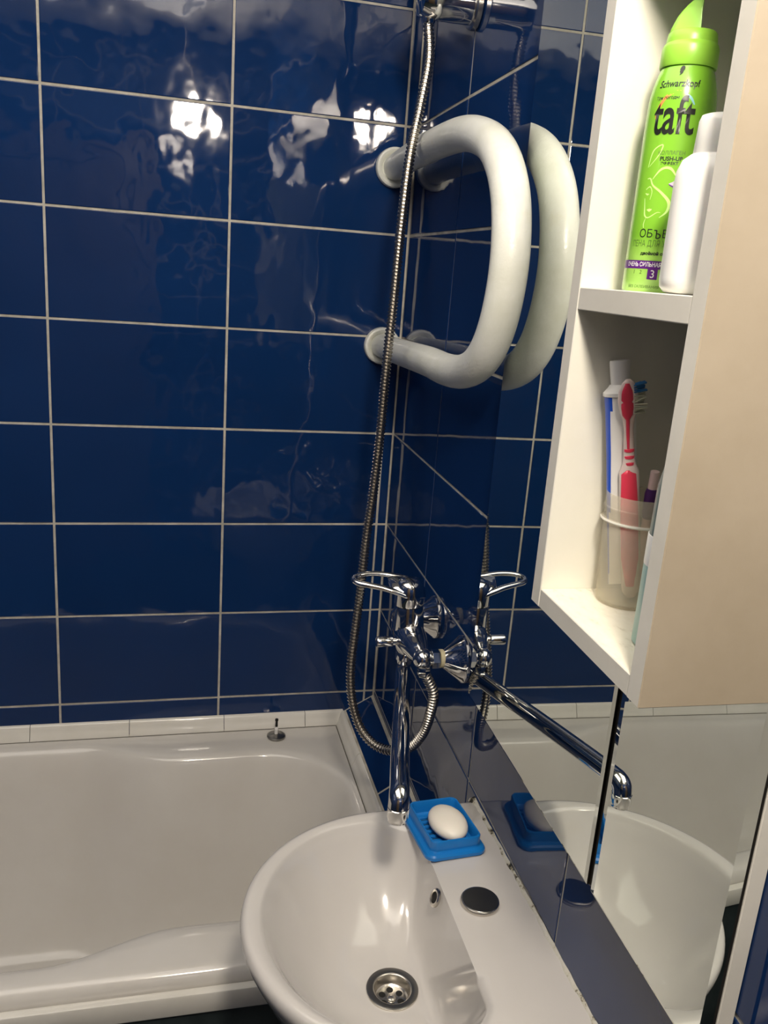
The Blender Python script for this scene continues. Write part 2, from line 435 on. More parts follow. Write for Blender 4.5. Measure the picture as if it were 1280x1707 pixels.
# border tiles (quarter-round) along the back wall and the right side
bt = thing('trim_2', (-.5, -.01, .585), None, None); tag(bt, kind='structure')
def border_piece(a, b, nrm, base, chip=0):
    """strip from a to b (2D points on the wall line); nrm = horizontal direction away from wall"""
    a = Vector((a[0], a[1], 0)); b = Vector((b[0], b[1], 0)); nrm = Vector((nrm[0], nrm[1], 0)); bm = bmesh.new(); rr = []
    prof = [(0, 0), (.0175, .0), (.0165, .005), (.0125, .011), (.009, .020), (.0065, .0275), (.004, .0305), (0, .0312)]
    for t in (0, 1):
        p = a.lerp(b, t); rr.append([p+nrm*q+Vector((0, 0, base+h)) for q, h in prof])
    add_rings(bm, rr); return link('border_tile', bm, M_BORDER, bt, sharp=50)
js = [-1.70, -1.545, -1.343, -1.142, -.942, -.7412, -.5405, -.3394, -.1587, -.0700]
for x0, x1 in zip(js[:-1], js[1:]): border_piece((x0+.0006, -.0005), (x1-.0006, -.0005), (0, -1), RZ+.0004)
for y0, y1 in ((-.008, -.190), (-.192, -.395), (-.397, -.60), (-.602, -.69)):
    border_piece((XT, y0), (XT, y1), (-1, 0), RZ+.0004)

bm = bmesh.new(); add_box(bm, XLT+.02, XT-.018, -.0192, -.0180, RZ-.002, RZ+.0008); add_box(bm, XT-.0192, XT-.0180, -.6, -.0192, RZ-.002, RZ+.0008); link('joint_sealant', bm, simple('dirty_joint', (.06, .05, .03), .7), bt, smooth=False)

# ------------------------------------------------------------------ drain plug standing on the tub rim
pl_o = (-.2285, -.0545, RZ)
plug = thing('drain_plug', pl_o, 'dark round tub plug with upright stem on the tub rim', 'plug')
bm = bmesh.new(); add_lathe(bm, [(0, .017), (.002, .0195), (.004, .0205), (.006, .0205), (.0075, .0185), (.008, .016), (.0075, .010), (.010, .005)], pl_o, (0, 0, 1), 28); link('plug_disc', bm, M_STEEL, plug)
bm = bmesh.new(); add_lathe(bm, [(.008, .004), (.022, .004), (.023, .003), (.027, .0028)], pl_o, (0, 0, 1), 16); link('stem', bm, M_TUBEW, plug)
bm = bmesh.new(); add_lathe(bm, [(.026, .0028), (.040, .0025), (.041, .0035), (.045, .0035), (.046, .002)], pl_o, (0, 0, 1), 16); link('stem_tip', bm, M_DARKHOLE, plug)

# ------------------------------------------------------------------ washbasin
SC = .920
SL = .030                        # the basin hangs slightly out of level along the wall
def S(s, d, z): return W(SC+s, d, .8575+z+SL*s)
sink = thing('washbasin', W(SC, .15, 0), 'white ceramic washbasin on the right wall overlapping the tub rim', 'washbasin')
NS = 96
def sink_outline(t, ins=0.0):
    """t 0..1 around; straight back at d=0"""
    a_, b_ = .2085-ins, .212-ins
    n_arc = .62
    if t < n_arc:
        th = PI*t/n_arc; return (a_*math.cos(th), .140+b_*math.sin(th))
    q = (t-n_arc)/(1-n_arc); y0 = 0.0015+ins*.0; back = .2165-ins
    if q < .27: k = q/.27; return (-a_+(a_-back)*sstep(k), .140*(1-k)+y0*k)
    if q < .73: k = (q-.27)/.46; return (-back+2*back*k, y0)
    k = (q-.73)/.27; return (back-(back-a_)*sstep(k), y0*(1-k)+.140*k)
def basin_outline(t, f=1.0):
    a_ = .181; th0 = t
    n_arc = .62
    if t < n_arc:
        th = PI*t/n_arc; return (a_*math.cos(th), .165+.160*math.sin(th))
    q = (t-n_arc)/(1-n_arc); yb = .101; r = .045
    if q < .22: k = q/.22*PI/2; return (-a_+r*.9*(1-math.cos(k)), .165-(.165-yb)*math.sin(k))
    if q < .78: k = (q-.22)/.56; x = -(a_-r*.9)+2*(a_-r*.9)*k; return (x, yb+.004*math.cos(x/a_*PI/2)*0)
    k = (1-q)/.22*PI/2; return (a_-r*.9*(1-math.cos(k)), .165-(.165-yb)*math.sin(k))
DR = (-.004, .163); DZ = -.122
bm = bmesh.new(); T = [i/NS for i in range(NS)]; rings = []
def ringS(fn, z): return [S(*fn(t), z if not callable(z) else z(t)) for t in T]
under = lambda k: (lambda t: lerp2(sink_outline(t), (0, .12), k))
rings.append(ringS(under(.62), -.185)); rings.append(ringS(under(.45), -.165)); rings.append(ringS(under(.25), -.12)); rings.append(ringS(under(.10), -.065)); rings.append(ringS(under(.03), -.032))
rings.append(ringS(lambda t: sink_outline(t, .001), -.018)); rings.append(ringS(lambda t: sink_outline(t, .0), -.011)); rings.append(ringS(lambda t: sink_outline(t, .0012), -.005))
rings.append(ringS(lambda t: sink_outline(t, .004), -.0015)); rings.append(ringS(lambda t: sink_outline(t, .009), 0))
for k, dz in ((.35, -.0012), (.7, -.003), (.88, -.0048)):
    rings.append([S(*lerp2(sink_outline(t, .009), basin_outline(t), k), dz*(0.12 if t > .68 and t < .94 else 1)) for t in T])
def bz(z, zb):
    return lambda t: (zb if (.68 < t < .94) else z)
rings.append([S(*basin_outline(t), bz(-.008, -.004)(t)) for t in T])
def bowl(u):
    def f(t):
        p = basin_outline(t); isback = sstep((t-.66)/.05)*sstep((.96-t)/.05)
        # the back face drops more steeply than the front
        a = PI*t/.62 if t < .62 else PI+PI*(t-.62)/.38
        return lerp2(p, (DR[0]+.034*math.cos(a), DR[1]+.034*math.sin(a)), u*(1-.45*isback*(1-u)))
    return f
for u, z in ((.03, -.013), (.07, -.022), (.12, -.033), (.19, -.046), (.28, -.062), (.38, -.078), (.48, -.092), (.58, -.103), (.68, -.111), (.80, -.117), (.92, -.1205), (1.0, -.122)):
    rings.append(ringS(bowl(u), z))
for rr_, zz_ in ((.0265, DZ-.0003), (.0250, DZ-.002), (.0245, DZ-.030), (.012, DZ-.034)):
    rings.append([S(DR[0]+rr_*math.cos(PI*t/.62 if t < .62 else PI+PI*(t-.62)/.38), DR[1]+rr_*math.sin(PI*t/.62 if t < .62 else PI+PI*(t-.62)/.38), zz_) for t in T])
add_rings(bm, rings, True, True)
link('basin', bm, M_SINK, sink, sharp=70)
# pedestal below the basin
bm = bmesh.new()
rings = []
for z, k in ((0, 1.05), (.03, 1.0), (.3, .8), (.62, .95), (.69, 1.15)):
    rings.append([W(SC+x*k, .12+y*k, z) for x, y in rrect(.075, .085, .05, 6)])
add_rings(bm, rings); link('pedestal', bm, M_SINK, sink)
def Sax(): return Vector((0, 0, 1))
# drain
dcen = S(DR[0], DR[1], DZ)
drn_up = (NW*.0+Vector((0, 0, 1))).normalized()
dr = bmesh.new()
add_lathe(dr, [(.0005, .0325), (.003, .0325), (.0036, .031), (.0030, .024), (.0022, .0228), (-.001, .0222), (-.010, .0205), (-.0115, .0185), (-.0120, .0005)], dcen, drn_up, 40, False, True)
drain = link('drain', dr, M_STEEL_L, sink)
for k in range(6):
    a = k*PI/3+.45; c = dcen+Vector((math.cos(a)*.0125, math.sin(a)*.0125, -.0119)); bm = bmesh.new()
    add_lathe(bm, [(0, .0043), (.0004, .0043)], c, drn_up, 16); link('drain_hole', bm, M_DARKHOLE, drain)
bm = bmesh.new(); add_lathe(bm, [(-.012, .0058), (-.0105, .0055), (-.0095, .0035), (-.0093, .001)], dcen, drn_up, 20); link('drain_screw', bm, M_STEEL_L, drain)
bm = bmesh.new(); add_lathe(bm, [(.0037, .0322), (.0041, .0312), (.0036, .0245), (.003, .0240)], dcen, drn_up, 40, False, False); link('flange', bm, M_STEEL, drain)
# overflow ring on the steep back face
ov = W(.885, .1085, .8405); ovn = (NW*1.0+Vector((0, 0, .42))).normalized()
bm = bmesh.new(); add_lathe(bm, [(-.001, .0115), (.0015, .0115), (.0028, .0095), (.0022, .0072), (-.001, .0068)], ov, ovn, 28, True, True); ovr = link('overflow_ring', bm, M_STEEL_L, sink)
bm = bmesh.new(); add_lathe(bm, [(.0, .0062), (.0008, .0062)], ov, ovn, 20); link('overflow_hole', bm, M_DARKHOLE, ovr)
# tap-hole cover
hc = S(.0003, .0638, 0)
bm = bmesh.new(); add_lathe(bm, [(-.001, .0225), (.0015, .0238), (.0035, .0240), (.0052, .0232), (.0058, .0220)], hc, (0, 0, 1), 40); hco = link('tap_hole_cover', bm, M_STEEL_L, sink)
bm = bmesh.new(); add_lathe(bm, [(.0057, .0219), (.0061, .0215)], hc, (0, 0, 1), 40); link('cover_top', bm, M_STEEL, hco)
# sealant along the wall
bm = bmesh.new(); rr = []
for i in range(61):
    t = i/60; s = .700+.46*t; w = .0050+.0009*math.sin(i*1.9)+.0012*math.sin(i*.7+1)+.003*max(0, 1-t*6); h = .0038+.0008*math.sin(i*1.3)
    z = .8570+SL*(s-SC)
    rr.append([W(s, .0002, z-.004), W(s, w, z-.003), W(s, w*.75, z+h*.25), W(s, w*.35, z+h*.7), W(s, .0002, z+h)])
add_rings(bm, rr); link('sealant', bm, M_CAULK, sink, sharp=80)

# ------------------------------------------------------------------ soap dish and soap
dz0 = S(-.14, .07, 0).z
dc = (.781, .0715); ang = math.radians(-6)
def DP(x, y, z):  # x along s, y along d
    X = x*math.cos(ang)-y*math.sin(ang); Y = x*math.sin(ang)+y*math.cos(ang)
    return W(dc[0]+X, dc[1]+Y, dz0+z+SL*X)
dish = thing('soap_dish', DP(0, 0, 0), 'blue plastic soap dish on the far corner of the washbasin', 'soap dish')
bm = bmesh.new()
def RR(hx, hy, r, z): return [DP(x, y, z) for x, y in rrect(hx, hy, r, 7)]
add_rings(bm, [RR(.053, .041, .012, .0), RR(.055, .043, .014, .002), RR(.055, .043, .014, .006), RR(.053, .041, .012, .0085), RR(.0485, .0365, .010, .0095), RR(.0475, .0355, .009, .011),
               RR(.0478, .0358, .009, .024), RR(.0470, .0350, .009, .0255), RR(.0455, .0335, .008, .0255), RR(.0448, .0328, .008, .0240), RR(.0435, .0315, .008, .0085), RR(.040, .028, .006, .0070)])
link('dish_body', bm, M_BLUEPL, dish)
bm = bmesh.new()
for k in range(7):
    x = -.032+k*.0107
    add_box(bm, x-.0026, x+.0026, -.027, .027, .0068, .0098, .0008, fn=DP)
link('ribs', bm, M_BLUEPL, dish)
bm = bmesh.new()
for k in range(6):
    x = -.032+(k+.5)*.0107
    add_box(bm, x-.0013, x+.0013, -.022, .022, .0069, .0073, 0, fn=DP)
link('slots', bm, M_DARKHOLE, dish, smooth=False)
soap = bmesh.new()
n1, n2 = 24, 40; rings = []
for i in range(1, n1):
    ph = -PI/2+PI*i/n1; rings.append([DP(.006+.0365*math.cos(ph)**.85*math.cos(2*PI*k/n2), -.003+.0255*math.cos(ph)**.85*math.sin(2*PI*k/n2), .0098+.0135+.0135*math.sin(ph)) for k in range(n2)])
add_rings(soap, rings)
so = link('soap_bar', soap, M_SOAP, None, origin=DP(.006, -.003, .0098)); tag(so, 'oval bar of white soap lying in the blue dish', 'soap')

# ------------------------------------------------------------------ heated towel rail
rail = thing('towel_rail', W(.37, .05, 1.44), 'thick white painted D-shaped towel rail projecting from the tiled back wall', 'towel rail')
def R_(s, z, d=.05): return W(s, d, z)
P = [R_(-.002, 1.783, .040), R_(.1, 1.785, .043), R_(.25, 1.786, .047), R_(.396, 1.785), R_(.50, 1.781), R_(.577, 1.769), R_(.645, 1.748), R_(.695, 1.715), R_(.727, 1.672), R_(.741, 1.615),
     R_(.733, 1.560), R_(.708, 1.515), R_(.665, 1.483), R_(.600, 1.464), R_(.520, 1.457), R_(.42, 1.457), R_(.25, 1.451, .046), R_(.1, 1.446, .043), R_(-.002, 1.443, .040)]
bm = bmesh.new(); add_tube(bm, catmull(P, 8), .0235, 32); link('pipe', bm, M_RAIL, rail, sharp=70)
for z in (1.783, 1.443):
    bm = bmesh.new(); c = Vector((-.0405, 0, z))
    add_lathe(bm, [(.0002, .036), (.004, .0372), (.012, .0372), (.016, .036), (.018, .033), (.0165, .029), (.010, .0245)], c, (0, -1, 0), 36); link('wall_flange', bm, M_RAIL, rail)
bm = bmesh.new(); c = R_(.30, 1.786, .048); add_lathe(bm, [(-.006, .0238), (-.003, .0246), (.003, .0246), (.006, .0238)], c, SW, 32, False, False); link('weld_ring', bm, M_RAIL, rail)

# ------------------------------------------------------------------ mixer tap
mix = thing('bath_mixer', W(.513, .0, 1.027), 'chrome single-lever bath mixer with long spout on the right wall', 'tap')
SM = .513; ZM = 1.027
for s in (.430, .5945):
    bm = bmesh.new()
    add_lathe(bm, [(.0002, .0345), (.003, .0365), (.0065, .0365), (.0085, .0350), (.009, .0335), (.034, .0145), (.036, .0135), (.036, .010)], W(s, 0, ZM-.002), NW, 40); link('escutcheon', bm, M_CHROME, mix)
    bm = bmesh.new(); add_lathe(bm, [(.033, .0115), (.036, .0142), (.041, .0142), (.0415, .012)], W(s, 0, ZM), NW, 24); link('sealing_tape_ring', bm, M_TAPE, mix)
    bm = bmesh.new(); add_lathe(bm, [(.0412, .0125), (.0425, .0150), (.0535, .0150), (.055, .0125)], W(s, 0, ZM), NW, 6); link('union_nut', bm, M_CHROME, mix)
    bm = bmesh.new(); prof = [(.052, .009)]+[(.0668-.0158*math.cos(a), .0158*math.sin(a)) for a in [PI*k/14 for k in range(3, 14)]]+[(.0825, .001)]
    add_lathe(bm, prof, W(s, 0, ZM), NW, 28); link('inlet_ball', bm, M_CHROME, mix)
bm = bmesh.new()
P = catmull([W(.430, .067, ZM), W(.455, .068, ZM), W(.485, .070, ZM+.004), W(SM, .071, ZM+.006), W(.54, .070, ZM+.004), W(.570, .068, ZM), W(.5945, .067, ZM)], 6)
add_tube(bm, P, lambda t: .0125+.0135*math.sin(PI*t)**1.6, 24); link('mixer_body', bm, M_CHROME, mix, sharp=70)
ax = (Vector((0, 0, 1))+NW*.05).normalized()
bm = bmesh.new(); add_lathe(bm, [(-.030, .012), (-.026, .017), (-.014, .0215), (.0, .0245), (.02, .0248), (.052, .0235), (.056, .0225), (.0565, .020)], W(SM, .071, ZM), ax, 40); link('cartridge_housing', bm, M_CHROME, mix)
bm = bmesh.new(); add_lathe(bm, [(.0572, .0200), (.0575, .0235), (.060, .0240), (.080, .0238), (.090, .0225), (.097, .018), (.100, .010), (.1008, .002)], W(SM, .071, ZM), ax, 40)
lev = link('lever_cap', bm, M_CHROME, mix, sharp=70)
bm = bmesh.new()
LP = [W(.497, .072, 1.119), W(.491, .095, 1.1235), W(.486, .120, 1.125), W(.485, .143, 1.124), W(.4885, .157, 1.122), W(.4965, .1625, 1.1195), W(.506, .157, 1.117), W(.513, .142, 1.116), W(.521, .118, 1.1135), W(.528, .095, 1.108), W(.530, .074, 1.102), W(.514, .060, 1.107)]
add_tube(bm, catmull(LP, 8, True), .0040, 14, closed=True, sx=1.25); link('lever_loop', bm, M_CHROME, lev, sharp=80)
bm = bmesh.new()
def nk(s, d, z, a, b, tl=.006): return [W(s+a*math.cos(2*PI*k/24), d, z+b*math.sin(2*PI*k/24)-tl*math.cos(2*PI*k/24)) for k in range(24)]
add_rings(bm, [nk(.513, .052, 1.107, .014, .008), nk(.513, .062, 1.108, .0205, .011), nk(.512, .076, 1.111, .0225, .0115), nk(.511, .090, 1.1145, .0215, .0085), nk(.509, .100, 1.1165, .0190, .0060), nk(.508, .106, 1.1175, .0150, .0035), nk(.508, .109, 1.118, .008, .001)])
link('lever_neck', bm, M_CHROME, lev, sharp=70)
bm = bmesh.new(); add_lathe(bm, [(.085, .006), (.100, .006), (.101, .0078), (.103, .0082), (.124, .0088), (.1262, .0080), (.1264, .0070), (.1255, .005)], W(.530, 0, ZM), NW, 28); link('diverter_knob', bm, M_CHROME, mix)
# spout
bm = bmesh.new(); add_lathe(bm, [(-.004, .014), (-.008, .0155), (-.018, .0155), (-.0205, .013), (-.026, .0115), (-.028, .0105)], W(SM, .074, 1.008), (0, 0, 1), 28); link('spout_nut', bm, M_CHROME, mix)
bm = bmesh.new()
SP = catmull([W(SM, .074, .992), W(SM, .0745, .981), W(.517, .0755, .972), W(.530, .079, .968), W(.56, .086, .969), W(.68, .1165, .977), W(.80, .1465, .984), W(.860, .1607, .9868), W(.8735, .1641, .9858), W(.8795, .1656, .9810), W(.8810, .1660, .9730)], 8)
add_tube(bm, SP, lambda t: .0100+.0022*sstep(t/.3)+.0004*t, 28); link('spout', bm, M_CHROME, mix, sharp=80)
bm = bmesh.new(); add_lathe(bm, [(-.0005, .0120), (.0005, .0132), (.013, .0132), (.0145, .0122), (.0185, .0120), (.019, .0105)], W(.881, .166, .9735), (0, 0, -1), 12); link('aerator', bm, M_CHROME, mix)

# ------------------------------------------------------------------ shower holder, hand shower, hose
hold = thing('shower_holder', W(.3426, 0, 1.985), 'chrome wall bracket for the hand shower at the top of the corner', 'bracket')
bm = bmesh.new(); add_lathe(bm, [(.0003, .0325), (.002, .034), (.009, .034), (.0115, .0315), (.012, .027)], W(.3426, 0, 1.985), NW, 36); link('wall_plate', bm, M_STEEL_L, hold)
bm = bmesh.new(); add_lathe(bm, [(.010, .0275), (.060, .0275), (.078, .0265), (.088, .022), (.092, .012)], W(.3426, 0, 1.985), NW, 36); link('arm', bm, M_CHROME, hold)
hs_c = W(.335, .0745, 0)
bm = bmesh.new(); add_lathe(bm, [(1.962, .0125), (1.964, .0185), (2.000, .0225), (2.012, .0225), (2.012, .0140), (1.963, .0115)], hs_c, (0, 0, 1), 28, True, True); link('socket', bm, M_CHROME, hold)
hsh = thing('hand_shower', W(.335, .0745, 1.966), 'chrome hand shower hanging in the bracket', 'shower head')
bm = bmesh.new(); add_lathe(bm, [(1.953, .0085), (1.956, .0105), (1.972, .0108), (1.975, .0105), (2.06, .0125), (2.14, .012), (2.16, .013)], hs_c, (0, 0, 1), 24); link('handle', bm, M_CHROME, hsh)
hd = (NW*.9+Vector((0, 0, -.5))).normalized()
bm = bmesh.new(); add_lathe(bm, [(-.02, .008), (-.015, .02), (.0, .036), (.014, .040), (.018, .038), (.0185, .002)], W(.335, .082, 2.172), hd, 32); link('spray_head', bm, M_CHROME, hsh)

def px3(u, v, s_, q={}):
    d = Fv+Rv*((u-640)/1428.01)-Uv*((v-853.5)/1428.01); C0 = Vector((-.45783, -1.73149, 1.58895))
    # surveyed hose points: intersect the measured sight line with the plane s = s_
    t = (s_-C0.dot(SW))/d.dot(SW); return C0+d*t
HP = [(722, 46, .335), (715, 100, .336), (700, 180, .338), (683, 262, .342), (668, 380, .350), (656, 500, .358), (645, 600, .366), (634, 720, .374), (622, 820, .382), (610, 900, .390), (601, 980, .398),
      (592, 1050, .410), (585, 1110, .424), (586, 1160, .440), (597, 1205, .460), (617, 1235, .482), (645, 1250, .506), (680, 1247, .535), (703, 1225, .562), (717, 1190, .583), (722, 1155, .592), (721, 1122, .594)]
hp = [px3(*p) for p in HP]; hp = [Vector((hp[0].x, hp[0].y, 1.958))*.0+W(.335, .0745, 1.957)]+hp[1:]
hp[-1] = W(.5945, .0620, hp[-1].z); hp.append(W(.5945, .0640, 1.004))
dense = catmull(hp, 40); L = [0]
for a, b in zip(dense[:-1], dense[1:]): L.append(L[-1]+(b-a).length)
tot = L[-1]; pitch = .0057; nst = int(tot/pitch*4); path = []; j = 0
for i in range(nst+1):
    x = tot*i/nst
    while j < len(L)-2 and L[j+1] < x: j += 1
    t = (x-L[j])/max(1e-9, L[j+1]-L[j]); path.append(dense[j].lerp(dense[j+1], min(1, t)))
bm = bmesh.new(); NN = len(path)
add_tube(bm, path, lambda t: (.0086, .0084, .0066, .0066)[int(round(t*(NN-1))) % 4], 12)
hose = link('shower_hose', bm, M_HOSE, None, origin=hp[0], sharp=25); tag(hose, 'ribbed steel shower hose looping from bracket to mixer', 'hose')
bm = bmesh.new(); add_lathe(bm, [(0, .0085), (.002, .010), (.014, .010), (.016, .0085)], W(.5945, .0640, .998), (0, 0, 1), 6); link('hose_nut', bm, M_CHROME, hose)

# ------------------------------------------------------------------ mirror cabinet with open shelf box
ML, MG0, MG1, MR = .6755, 1.0788, 1.0882, 1.2900
DM0, DM1 = .0160, .0196; ZB, ZT = 1.010, 1.930
cab = thing('mirror_cabinet', W(.98, .01, ZB), 'tall two-pane mirror cabinet on the right wall with white open shelves in front', 'cabinet')
bm = bmesh.new(); add_box(bm, ML+.004, 1.2905, .0006, .0150, ZB+.002, ZT, .0008, fn=W); link('backing_board', bm, M_EDGE, cab, smooth=False)
def mirror_pane(s0, s1, bl, br, mat=M_MIRROR):
    bm = bmesh.new(); bb = .010; lo = DM1-.0011
    z0, z1 = ZB, ZT
    rect = lambda a0, a1, b0, b1, d: [W(a0, d, b0), W(a1, d, b0), W(a1, d, b1), W(a0, d, b1)]
    add_rings(bm, [rect(s0, s1, z0, z1, DM0), rect(s0, s1, z0, z1, lo), rect(s0+bl, s1-br, z0+.003, z1-bb, DM1)], True, True)
    for f in bm.faces:
        n = f.calc_center_median().dot(NW)
    o = link('mirror_pane', bm, [mat, M_BLACK], cab, smooth=False)
    for p in o.data.polygons:
        if abs(p.normal.dot(NW)) < .5 or p.normal.dot(NW) < -.5: p.material_index = 1
    return o
mirror_pane(ML, MG0, .003, .005); mirror_pane(MG1, MR, .008, .012)
bm = bmesh.new(); add_box(bm, ML, MR, .0006, .032, ZT+.001, ZT+.13, .001, fn=W); link('glint_block_board', bm, M_EDGE, cab, smooth=False)  # unseen added board, meant to block a lamp glint on the back tiles
bm = bmesh.new(); add_box(bm, MG0-.01, MG1+.01, .0152, .0158, ZB, ZT, 0, fn=W); link('gap_backing', bm, M_BLACK, cab, smooth=False)
BS0, BS1, BD0, BD1, BZ0, BZ1 = 1.092, 1.2845, .0200, .1232, 1.3245, 1.836
T16 = .0165
def panel(name, s0, s1, d0, d1, z0, z1, mats, fix=None):
    bm = bmesh.new(); add_box(bm, s0, s1, d0, d1, z0, z1, .0007, fn=W); o = link(name, bm, mats, cab, smooth=False)
    if fix:
        for p in o.data.polygons: p.material_index = fix(p.normal)
    return o
edge_fix = lambda n: 1 if n.dot(NW) > .6 else 0
panel('side_panel', BS0, BS0+T16, BD0, BD1, BZ0, BZ1, [M_WHITE, M_EDGE], edge_fix)
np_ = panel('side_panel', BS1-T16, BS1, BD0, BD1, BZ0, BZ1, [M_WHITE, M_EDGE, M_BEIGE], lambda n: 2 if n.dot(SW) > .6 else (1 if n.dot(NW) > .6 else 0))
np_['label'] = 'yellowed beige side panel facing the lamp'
panel('bottom_panel', BS0+T16+.0002, BS1-T16-.0002, BD0, BD1-.0004, BZ0, BZ0+T16, [M_DUSTY, M_EDGE], edge_fix)
panel('top_panel', BS0+T16+.0002, BS1-T16-.0002, BD0, BD1-.0004, BZ1-T16, BZ1, [M_WHITE, M_EDGE], edge_fix)
panel('shelf_board', BS0+T16+.0002, BS1-T16-.0002, BD0, BD1-.0004, 1.5715, 1.5885, [M_WHITE, M_EDGE], edge_fix)
panel('back_panel', BS0+T16+.0002, BS1-T16-.0002, BD0, BD0+.003, BZ0+T16, BZ1-T16, [M_WHITE])

# ------------------------------------------------------------------ hair mousse can
ZS = 1.5886; cc = (1.1545, .0860)
can = thing('mousse_can', W(cc[0], cc[1], ZS), 'lime green hair mousse can with a slanted spout cap, on the upper shelf', 'aerosol can'); can.scale = (1, 1, .935)
CR = .0229; CO = W(cc[0], cc[1], ZS)
def can_r(h):
    P_ = [(0, .0222), (.0015, CR), (.115, CR), (.133, .0226), (.143, .0213), (.151, .0193), (.156, .0176), (.159, .0170)]
    for (a, ra), (b, rb) in zip(P_[:-1], P_[1:]):
        if h <= b: return ra+(rb-ra)*(h-a)/(b-a)
    return .017
bm = bmesh.new(); add_lathe(bm, [(0, .019), (0, .0222), (.0015, CR), (.06, CR), (.115, CR), (.122, .0228), (.133, .0226), (.138, .0221), (.143, .0213), (.147, .0204), (.151, .0193), (.154, .0183), (.156, .0176), (.159, .0170)], CO, (0, 0, 1), 64); link('can_body', bm, M_CAN, can)
# direction of the label centre
tocam = (Vector((-.45783, -1.73149, 0))-Vector((CO.x, CO.y, 0))).normalized()
az0 = math.atan2(tocam.y, tocam.x)-math.radians(13)
def on_can(u, h, off=.00012):
    a = az0+u/CR; r = can_r(h)+off
    return CO+Vector((math.cos(a)*r, math.sin(a)*r, h))
bm = bmesh.new()
add_lathe(bm, [(.1570, .0184), (.1580, .0189), (.1700, .0187), (.1725, .0178), (.1735, .0168), (.1760, .0166), (.1800, .0160), (.1812, .0150)], CO, (0, 0, 1), 48)
cap = link('cap_collar', bm, M_CAP, can)
bm = bmesh.new()
# spout: a chute on the label-left side with a slanted top
lu = Vector((math.cos(az0+.2), math.sin(az0+.2), 0)); lr = Vector((-lu.y, lu.x, 0))   # lr = to the image right
def cp(x, y, h): return CO+lr*x+lu*y+Vector((0, 0, h))
rg0 = [(-.0155, -.007), (-.011, -.0105), (.004, -.0105), (.0045, -.007), (.0045, .007), (.004, .0105), (-.011, .0105), (-.0155, .007)]
rings = [[cp(x, y, .172) for x, y in rg0], [cp(x*.98+.0005, y*.95, .182) for x, y in rg0], [cp(-.0055+(x+.0055)*.76+.0018, y*.78, .1935+(x+.0055)*.25) for x, y in rg0], [cp(-.0055+(x+.0055)*.66+.0030, y*.68, .2010+(x+.0055)*.65) for x, y in rg0]]
add_rings(bm, rings); bmesh.ops.bevel(bm, geom=list(bm.edges), offset=.0006, segments=2, affect='EDGES'); link('spout', bm, M_CAP, can, sharp=50)
def text_mesh(body, size, cx, h, mat, name, ax=1.0, bold=0, shear=0, on=on_can, off=.00014, align='CENTER', rot=0):
    cu = bpy.data.curves.new('t', 'FONT'); cu.body = body; cu.size = size; cu.align_x = align; cu.align_y = 'CENTER'; cu.offset = bold; cu.shear = shear; cu.resolution_u = 4
    ob = bpy.data.objects.new('t', cu); COL.objects.link(ob); bpy.context.view_layer.update()
    dg = bpy.context.evaluated_depsgraph_get(); me = bpy.data.meshes.new_from_object(ob.evaluated_get(dg))
    bm = bmesh.new(); bm.from_mesh(me)
    if size > .002:
        for k in range(-16, 17):
            bmesh.ops.bisect_plane(bm, geom=list(bm.verts)+list(bm.edges)+list(bm.faces), plane_co=(k*.0015/ax, 0, 0), plane_no=(1, 0, 0))
    for v in bm.verts:
        x = v.co.x*ax; y = v.co.y
        if rot: x, y = x*math.cos(rot)-y*math.sin(rot), x*math.sin(rot)+y*math.cos(rot)
        v.co = on(cx+x, h+y, off)
    for f in bm.faces: f.material_index = 0
    bpy.data.objects.remove(ob); bpy.data.meshes.remove(me); bpy.data.curves.remove(cu)
    return link(name, bm, mat, can, smooth=False, recalc=False)
def ribbon(pts, wds, mat, name, off=.00013, k=6):
    P2 = [Vector((a, b, 0)) for a, b in pts]; C2 = catmull(P2, k); n = len(C2); bm = bmesh.new(); vs = []
    for i, p in enumerate(C2):
        d = (C2[min(i+1, n-1)]-C2[max(i-1, 0)]).normalized(); nn = Vector((-d.y, d.x, 0)); t = i/(n-1)*(len(wds)-1); a = int(min(t, len(wds)-2)); w = (wds[a]+(wds[a+1]-wds[a])*(t-a))*1.3
        q0, q1 = p+nn*w/2, p-nn*w/2; vs.append((bm.verts.new(on_can(q0.x, q0.y, off)), bm.verts.new(on_can(q1.x, q1.y, off))))
    for a, b in zip(vs[:-1], vs[1:]): bm.faces.new((a[0], b[0], b[1], a[1]))
    return link(name, bm, mat, can, smooth=False, recalc=False)
def patch(u0, u1, h0, h1, mat, name, off=.0001, n=20):
    bm = bmesh.new(); a = [(bm.verts.new(on_can(u0+(u1-u0)*i/n, h0, off)), bm.verts.new(on_can(u0+(u1-u0)*i/n, h1, off))) for i in range(n+1)]
    for p, q in zip(a[:-1], a[1:]): bm.faces.new((p[0], q[0], q[1], p[1]))
    return link(name, bm, mat, can, smooth=False, recalc=False)
text_mesh('Schwarzkopf', .0068, .0005, .1438, M_INK, 'lettering', .84, .00010, .12, off=.0003)
text_mesh('taft', .0360, .0005, .1215, M_INK, 'lettering', .58, .0005, off=.0003)
text_mesh('Три погоды', .0030, -.0058, .1345, M_INK, 'lettering', 1.0, .00008)
text_mesh('КОЛЛАГЕН', .0037, .0030, .0975, M_INKG, 'lettering', .9, .00005)
text_mesh('PUSH-UP', .0040, .0032, .0935, M_INK, 'lettering', .95, .00012)
text_mesh('ЭФФЕКТ', .0027, .0026, .0903, M_INK, 'lettering', 1, .00008)
text_mesh('ОБ', .0082, -.0012, .0415, M_INK, 'lettering', .92, align='RIGHT'); text_mesh('ЕМ', .0082, .0046, .0415, M_INK, 'lettering', .92, align='LEFT')
